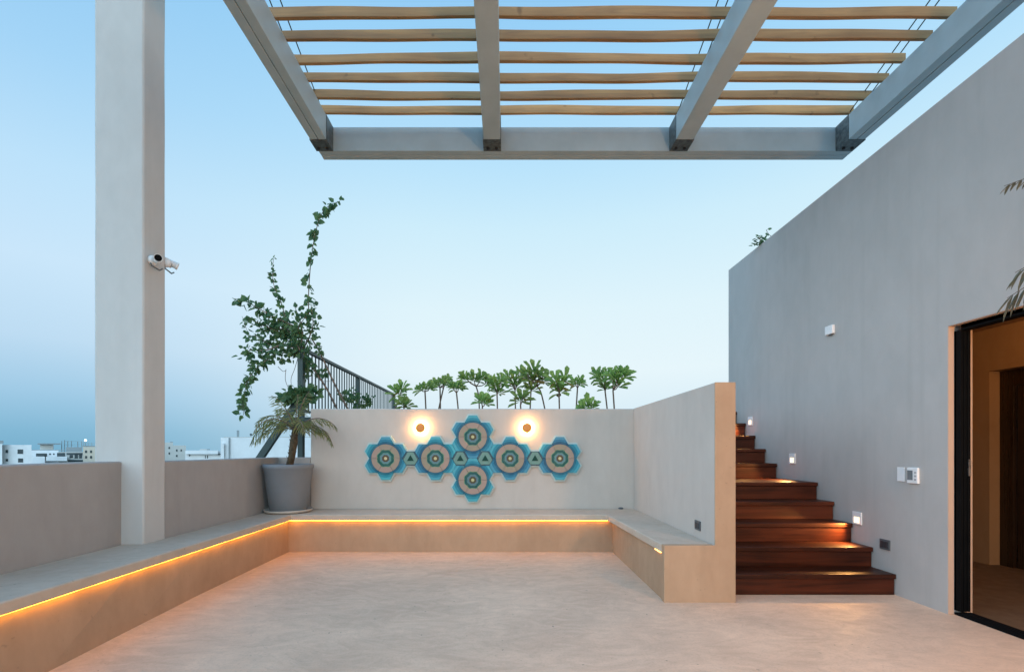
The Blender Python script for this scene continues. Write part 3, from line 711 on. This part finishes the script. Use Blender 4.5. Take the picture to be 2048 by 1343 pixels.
# ------------------------------------------------------------------ paddle-leaf shrubs on the deck
rh = random.Random(5)
def rosette(b, c, axis, nl, ln, low=-.3, old=.0):
    axis = axis.normalized(); u = axis.cross(Vector((.3,1,.1))).normalized(); v = axis.cross(u)
    for k in range(nl):
        f = (k+.5)/nl; a = k*2.39996+rh.uniform(-.2,.2); el = low+(1.35-low)*(f**.8)
        d = axis*math.sin(el)+(u*math.cos(a)+v*math.sin(a))*math.cos(el)
        l = ln*rh.uniform(.75, 1.15)
        b.cur = 1 if (f < .25 and rh.random() < old) else 0
        b.leaf(c+d*ln*.08, d, axis+Vector((0,-.55,0)), l, l*rh.uniform(.36, .44), rh.uniform(.05, .35), (.55, .72, .86, 1.0))
SHRUBS = [
 # (Y, stems [(x0,y0,x1,y1)], rosettes [(x,y,size,lean)], old, label)
 (7.2, [(789,822,800,792)], [(798,786,.13,-.2),(803,778,.11,.1)], .1, 'thin young paddle-leaf shrub leaning beside the end of the railing'),
 (6.9, [(808,825,808,812)], [(806,806,.13,-.3),(812,810,.12,.4)], .1, 'squat paddle-leaf shrub just right of the railing, barely above the wall'),
 (7.6, [(852,825,850,782)], [(850,776,.12,0),(860,776,.10,.7),(842,778,.10,-.7)], 0, 'slim straight paddle-leaf shrub, first tall one right of the railing'),
 (7.9, [(876,825,887,775),(881,825,880,775)], [(887,768,.13,.2),(876,768,.12,-.4),(893,760,.11,.6)], 0, 'paddle-leaf shrub on two crossing stems above the left round lamp'),
 (7.5, [(917,825,913,785)], [(912,776,.12,-.2),(918,774,.11,.5),(905,772,.10,-.6)], 0, 'paddle-leaf shrub with a flat crown on one pale stem above the topmost flower\'s left edge'),
 (7.8, [(959,825,957,790,952,772)], [(948,760,.14,0),(962,757,.13,.6),(934,758,.13,-.6),(972,766,.12,.9),(928,752,.10,-.8)], 0, 'wide flat-topped paddle-leaf shrub with a kinked stem above the topmost tile flower'),
 (7.0, [(964,825,965,812)], [(963,802,.13,0),(970,806,.11,.7)], 0, 'short star-shaped paddle-leaf shrub growing low under the wide flat-topped one'),
 (7.4, [(995,825,994,785)], [(994,772,.14,-.1),(988,765,.12,-.5),(1002,762,.13,.4),(997,784,.12,.1)], .1, 'paddle-leaf shrub with drooping lower leaves left of the tall middle pair'),
 (7.9, [(1031,825,1030,780)], [(1028,762,.15,-.1),(1018,752,.13,-.5),(1040,750,.13,.5),(1032,772,.13,.1)], .25, 'dense full paddle-leaf shrub behind a short one, left of the tallest'),
 (7.1, [(1042,825,1041,810)], [(1041,800,.14,0),(1046,792,.11,.4)], .2, 'short upright paddle-leaf shrub squeezed between two tall shrubs near the right lamp'),
 (7.6, [(1060,825,1062,780),(1091,825,1082,785,1073,770)], [(1066,760,.16,-.1),(1055,748,.14,-.5),(1080,750,.14,.5),(1068,742,.14,0),(1064,778,.13,0),(1086,760,.12,.8)], .5, 'tallest paddle-leaf shrub with yellowing leaves and two stems above the right lamp'),
 (7.3, [(1119,825,1118,785)], [(1118,772,.17,-.1),(1112,760,.14,-.5),(1128,758,.15,.5),(1120,782,.14,0)], .4, 'big round paddle-leaf shrub with browning lower leaves right of the tallest'),
 (7.8, [(1152,825,1155,775)], [(1155,766,.11,0),(1150,764,.09,-.6),(1160,764,.09,.6)], .1, 'spindly small-crowned paddle-leaf shrub with a spotted stem right of the big round one'),
 (6.9, [(1176,830,1176,818)], [(1176,812,.13,0),(1169,815,.10,-.7),(1184,814,.10,.7)], 0, 'low tuft of paddle leaves peeping over the wall between spindly and rightmost shrubs'),
 (7.9, [(1215,825,1210,780)], [(1208,762,.15,-.2),(1198,752,.13,-.7),(1212,748,.12,.1),(1212,776,.12,0)], 0, 'left one of the two rightmost paddle-leaf shrubs, with pale stem'),
 (7.4, [(1229,825,1226,780)], [(1234,758,.15,.2),(1246,752,.13,.7),(1226,750,.12,-.3),(1240,745,.12,.3),(1236,772,.13,.1)], 0, 'rightmost paddle-leaf shrub, with a broad crown on a dark stem'),
]
for Y, sts, ros, old, lab in SHRUBS:
    base_ = at(sts[0][0], sts[0][1], Y); base_.z = 1.70
    t = thing('paddle_leaf_shrub', base_, lab, 'shrub', 'paddle-leaf shrubs on the roof deck')
    sb = MB()
    for s_ in sts:
        pts = [at(s_[i], s_[i+1], Y) for i in range(0, len(s_), 2)]
        g0 = pts[0].copy(); g0.z = 1.69; pts = [g0]+pts
        for x, y, sz, ln in ros[:6]:
            sb.tube([pts[-1], pts[-1].lerp(at(x, y, Y), .6)+Vector((0,0,-.02)), at(x, y, Y)], [.010,.008,.006], 5)
        sb.tube(curve(pts, 5), .0125, 6)
    sb.build('stem', M['stem'], t)
    cb = MB()
    for x, y, sz, ln in ros:
        rosette(cb, at(x, y+3, Y+rh.uniform(-.06,.06)), Vector((ln*.8, rh.uniform(-.3,.1), 1)), 12, sz*1.34*rh.uniform(.85,1.15), -.45 if old else -.1, old)
    cb.build('crown', [M['shrub'], M['shrub_old']], t)

# ------------------------------------------------------------------ little plants on the house roof edge
rt = thing('rooftop_plant', at(1521, 493, 6.13), 'small dark trailing plant on the top edge of the house wall', 'plant')
rt.location = (XW+.03, 6.13, ZT); b = MB()
for k in range(46):
    a = rh.uniform(0, 6.28); q = Vector((XW+.02+rh.uniform(-.09,.06), 6.13+rh.uniform(-.06,.06), ZT+rh.uniform(.0,.11)))
    b.leaf(q, Vector((math.cos(a), math.sin(a)*.6, rh.uniform(-.4,.8))), Vector((0,0,1)), rh.uniform(.04,.07), .03, .3)
b.build('foliage', M['vine'], rt)
b = MB(); b.tube([(XW+.03,6.13,ZT),(XW+.01,6.12,ZT+.05),(XW-.02,6.12,ZT+.1)], .004, 5); b.build('stem', M['stem'], rt)
tw = thing('rooftop_sprig', (XW+.03, 5.9, ZT), 'thin bare sprig with two leaves above the house wall edge', 'plant')
b = MB(); b.tube([(XW+.03,5.9,ZT),(XW-.0,5.92,ZT+.04),(XW-.03,5.93,ZT+.10),(XW-.0,5.93,ZT+.115)], .003, 5); b.build('stem', M['stem'], tw)
b = MB(); b.leaf(Vector((XW-.03,5.93,ZT+.07)), Vector((.2,0,-.6)), Vector((0,1,0)), .04, .03); b.leaf(Vector((XW-.01,5.93,ZT+.112)), Vector((1,0,.15)), Vector((0,1,0)), .05, .03); b.build('leaf', M['vine'], tw)

# ------------------------------------------------------------------ palm whose fronds hang into the right edge
pp = thing('terrace_palm', (2.9, .35, 0), 'tall palm beside the doorway, frond tips hanging into the right edge', 'palm')
b = MB(); b.tube([(2.9,.35,.0),(2.88,.38,.9),(2.84,.45,1.75)], [.07,.055,.05], 12); b.build('trunk', M['trunk'], pp)
for tip, up in ((at(2014,596,2.3), .65), (at(2030,545,2.35), .55), (at(2008,372,2.5), .35)):
    s0 = Vector((2.84,.45,1.75)); tip = Vector(tip); mid = s0.lerp(tip, .5)+Vector((.3,0,up))
    c = curve([s0, mid, tip], 10); b = MB(); b.cur = 0; b.tube(c, [.010*(1-.85*i/(len(c)-1)) for i in range(len(c))], 5); b.cur = 1
    for k in range(44):
        tt = .25+.75*k/44; i = min(int(tt*(len(c)-1)), len(c)-2); q = c[i].lerp(c[i+1], tt*(len(c)-1)-i); tg = (c[i+1]-c[i]).normalized()
        sd_ = tg.cross(Vector((0,0,1))).normalized()
        for s in (-1, 1):
            b.leaf(q, tg*.7+sd_*s*.55+Vector((0,0,-.55+rh.uniform(-.2,.2))), Vector((0,0,1)), (.26 if tip.z < 2.4 else .12)*(1.15-.7*tt)*rh.uniform(.8,1.1), .014, .25, (.3,1,.75,.7))
    b.build('frond', [M['stem'], M['bigpalm']], pp)
pt = MB(); pt.lathe([(0,0),(.2,0),(.26,.42),(.27,.45),(.25,.45),(.24,.38),(0,.38)], (2.9,.35,.001), 40)
tag(pt.build('plant_pot', M['pot']), 'grey pot holding the tall palm beside the doorway', 'pot')

# ------------------------------------------------------------------ security cameras on the column
def cctv(name, mount, nrm, aim, label, ln, reach=.085):
    t = thing('security_camera', mount, label, 'camera', 'security cameras on the column')
    mt = Vector(mount); nrm = Vector(nrm); aim = Vector(aim).normalized()
    b = MB(); q = nrm.to_track_quat('Z', 'Y').to_matrix().to_4x4(); s0 = len(b.v)
    b.lathe([(0,.0005),(.04,.0005),(.04,.022),(.03,.03),(0,.03)], (0,0,0), 24)
    b.v = [Matrix.Translation(mt) @ q @ v for v in b.v]; b.build('mount', M['white'], t)
    head = mt+nrm*reach+Vector((0,0,.015))
    b = MB(); b.tube([mt+nrm*.028, mt+nrm*.06+Vector((0,0,-.015)), head], .014, 10); b.build('arm', M['white'], t)
    q = aim.to_track_quat('Z', 'Y').to_matrix().to_4x4()
    b = MB(); b.lathe([(0,-ln*.45),(.025,-ln*.45),(.028,-ln*.4),(.028,ln*.42),(.031,ln*.43),(.031,ln*.55),(.028,ln*.55),(.027,ln*.50)], (0,0,0), 24); b.v = [Matrix.Translation(head) @ q @ v for v in b.v]
    bo2 = b.build('camera_body', M['white'], t)
    b = MB(); b.lathe([(0,ln*.505),(.026,ln*.50)], (0,0,0), 24); b.v = [Matrix.Translation(head) @ q @ v for v in b.v]; b.build('lens_face', M['black'], bo2)
    b = MB(); b.tube([mt+nrm*.01+Vector((0,-.02,-.02)), mt+nrm*.03+Vector((0,-.03,-.055)), mt+nrm*.05+Vector((0,.03,-.07)), mt+nrm*.06+Vector((0,.05,-.05))], .006, 6); b.build('cable', M['greyp'], t)
cctv('cam', (-2.9295, 3.93, 2.785), (1,0,0), (.55,-.75,-.22), 'white security camera facing the terrace on the inner side of the column', .145, .06)
cctv('cam', (-2.965, 4.1005, 2.84), (0,1,0), (.72,.55,-.30), 'white security camera turned away, poking out from behind the column', .125, .05)
bpy.data.objects['security_camera.001'].location.x += .03

# ------------------------------------------------------------------ the town beyond
W1 = plain('white_town_paint', (.70, .72, .72), .9, 0, .08, .3); W2 = plain('cream_town_paint', (.58, .52, .42), .9, 0, .08, .3)
W3 = plain('beige_grey_town_paint', (.48, .49, .46), .9, 0, .08, .3); W4 = plain('shadow_grey_paint', (.26, .30, .31), .9, 0, .1, .3)  # the last is a plain grey for tanks, canopies, railings and pipes
DG = plain('dark_window', (.03, .05, .055), .3)
def rect_box(b, x0, x1, y0, y1, Y, depth):      # a block whose front face spans these picture limits at distance Y
    a, c = at(x0, y1, Y), at(x1, y0, Y); k_ = depth*c.x/c.y-.002; b.prism([(a.x, Y), (c.x, Y), (c.x+k_, Y+depth), (a.x+k_, Y+depth)], a.z, c.z)
def building(name, label, Y, walls, wins, extra=(), cat='building'):
    x0, x1 = walls[0][0], walls[0][1]; base_ = at((x0+x1)/2, HY, Y); base_.z = -20
    t = thing(name, base_, label, cat)
    for (a, b_, top, m_, dp, dY) in walls:
        b = MB(); p, q = at(a, HY, Y+dY), at(b_, HY, Y+dY); z = at(0, top, Y+dY).z; k_ = dp*q.x/q.y-.02; b.prism([(p.x, p.y), (q.x, q.y), (q.x+k_, q.y+dp), (p.x+k_, p.y+dp)], -20, z); b.build('wall', m_, t)
    for (a, b_, c, d) in wins:
        b = MB(); rect_box(b, a, b_, c, d, Y-.06, .059); b.build('window', DG, t)
    for (nm, a, b_, c, d, m_, dY, dp) in extra:
        b = MB(); rect_box(b, a, b_, c, d, Y+dY, dp); b.build(nm, m_, t)
    return t
building('apartment_building', 'white apartment block with small dark windows at the far left', 120,
    [(-60, 63, 889, W1, 12, 0)], [(11,16,899,905),(35,46,898,907),(11,16,917,922),(36,46,916,924),(-20,-8,898,907)],
    [('stair_tower', -40, 4.5, 887, 960, W1, -1.5, 1.4), ('roof_tank', -14, 7, 880.5, 886.8, W4, -1.2, 1)])
building('apartment_building', 'white terraced block with a flat canopy roof left of the column', 150,
    [(62, 117, 900, W1, 10, 0), (117.1, 168, 903, W3, 10, .0)], [(72,94,906,912),(88,94,910,919),(98,102,906,909),(106,109,906,909),(114,130,905,913),(133,165,905,909),(139,146,909,915),(149,156,908,916),(158,164,908,916),(136,180,919,923)],
    [('upper_storey', 80, 106, 888, 899.9, W3, 4, 5), ('flat_canopy', 75, 121, 885.8, 887.8, W4, 2.5, 7), ('roof_terrace', 62, 131, 898.5, 899.9, W4, .2, 3), ('canopy_post', 106, 107.6, 887.9, 898, W4, 2.6, .3),
     ('awning', 92, 134, 912.5, 921, W1, -3, 2.4), ('balcony_railing', 132, 164, 893.5, 902.9, W4, .3, .2), ('lower_block', 62, 90, 912.5, 960, W1, -2, 1.8)])
ct = building('apartment_building', 'narrow cream tower with a railed roof directly left of the column', 145,
    [(166, 214, 893, W2, 10, 0)], [(170,174,900,905),(180,184,900,905),(170,174,911,916),(180,184,911,916)], [('roof_railing', 165, 190, 890.3, 892.9, W4, 0, .3), ('roof_mast', 167, 168, 883, 890.2, W4, .1, .15), ('roof_mast', 176.5, 177.2, 883.5, 890.2, W4, .1, .15), ('roof_mast', 183, 183.8, 884, 890.2, W4, .1, .15), ('railing_bar', 168.1, 190, 886.2, 886.9, W4, .15, .1)])
sf = thing('roof_scaffold', at(145, 893, 156), 'thin scaffold poles standing on the terraced block roof', 'scaffold')
b = MB()
for x, t_ in ((123,881),(128.5,879.5),(135,881),(142.5,881),(155,882),(163,882)): p, q = at(x, 903, 156), at(x, t_, 156); b.box(p.x-.07, p.x+.07, 156, 156.15, p.z, q.z)
b.build('pole', W4, sf)
b = MB()
for y in (881.8, 888.5): rect_box(b, 128.6, 164, y, y+.5, 156.2, .1)
b.build('crossbar', W4, sf)
fl = thing('floodlight', at(171, 883, 144.4), 'lit white floodlight on the cream tower roof', 'lamp')
b = MB(); p = at(171, 880, 144.4); b.lathe([(0,-.3),(.22,-.2),(.3,0),(.22,.2),(0,.3)], p, 12); b.build('lamp', M['coldlamp'], fl)
b = MB(); b.box(p.x-.05, p.x+.05, 144.35, 144.45, at(0,892.5,144.4).z, p.z-.3); b.build('mast', W4, fl)
building('apartment_building', 'pale beige stepped building directly right of the column', 170,
    [(300, 346, 884, W3, 12, 0), (346.1, 372, 890, W3, 12, 0)], [(337,340,893,897),(337,340,904,908),(352,355,898,902),(361,364,898,902),(352,355,909,913)], [('parapet', 340, 346, 882.5, 883.9, W4, 1, .5)])
building('low_building', 'long low white building with roof plant and drain stains', 135,
    [(370.5, 450, 901, W1, 14, 0)], [(378,380,908,912),(410,411.5,910,916),(414,416,910,916)],
    [('parapet', 371, 436, 900, 907.5, W1, -1.0, .9), ('roof_unit', 400, 416, 897, 900.8, W3, 3, 2), ('roof_unit', 414, 420, 897, 899.5, W4, 2.5, .4), ('awning', 434, 448, 906.5, 908.6, DG, -.8, .7)])
building('apartment_building', 'tall white block with a dark chimney behind the palm', 110,
    [(441.5, 640, 874.5, W1, 14, 0)], [], [('wall_step', 441.6, 448, 886, 960, W1, -.6, .5), ('drainpipe', 457, 459.3, 874.6, 916, W4, -.25, .2), ('parapet', 447, 640, 873, 874.4, W3, .1, 1), ('chimney', 473.5, 478.5, 860, 872.9, W4, 1.5, .6), ('roof_vent', 499.5, 504, 866.5, 870, DG, 2, .5), ('vent_pipe', 501, 502.4, 870.1, 872.9, W4, 2.1, .2)])
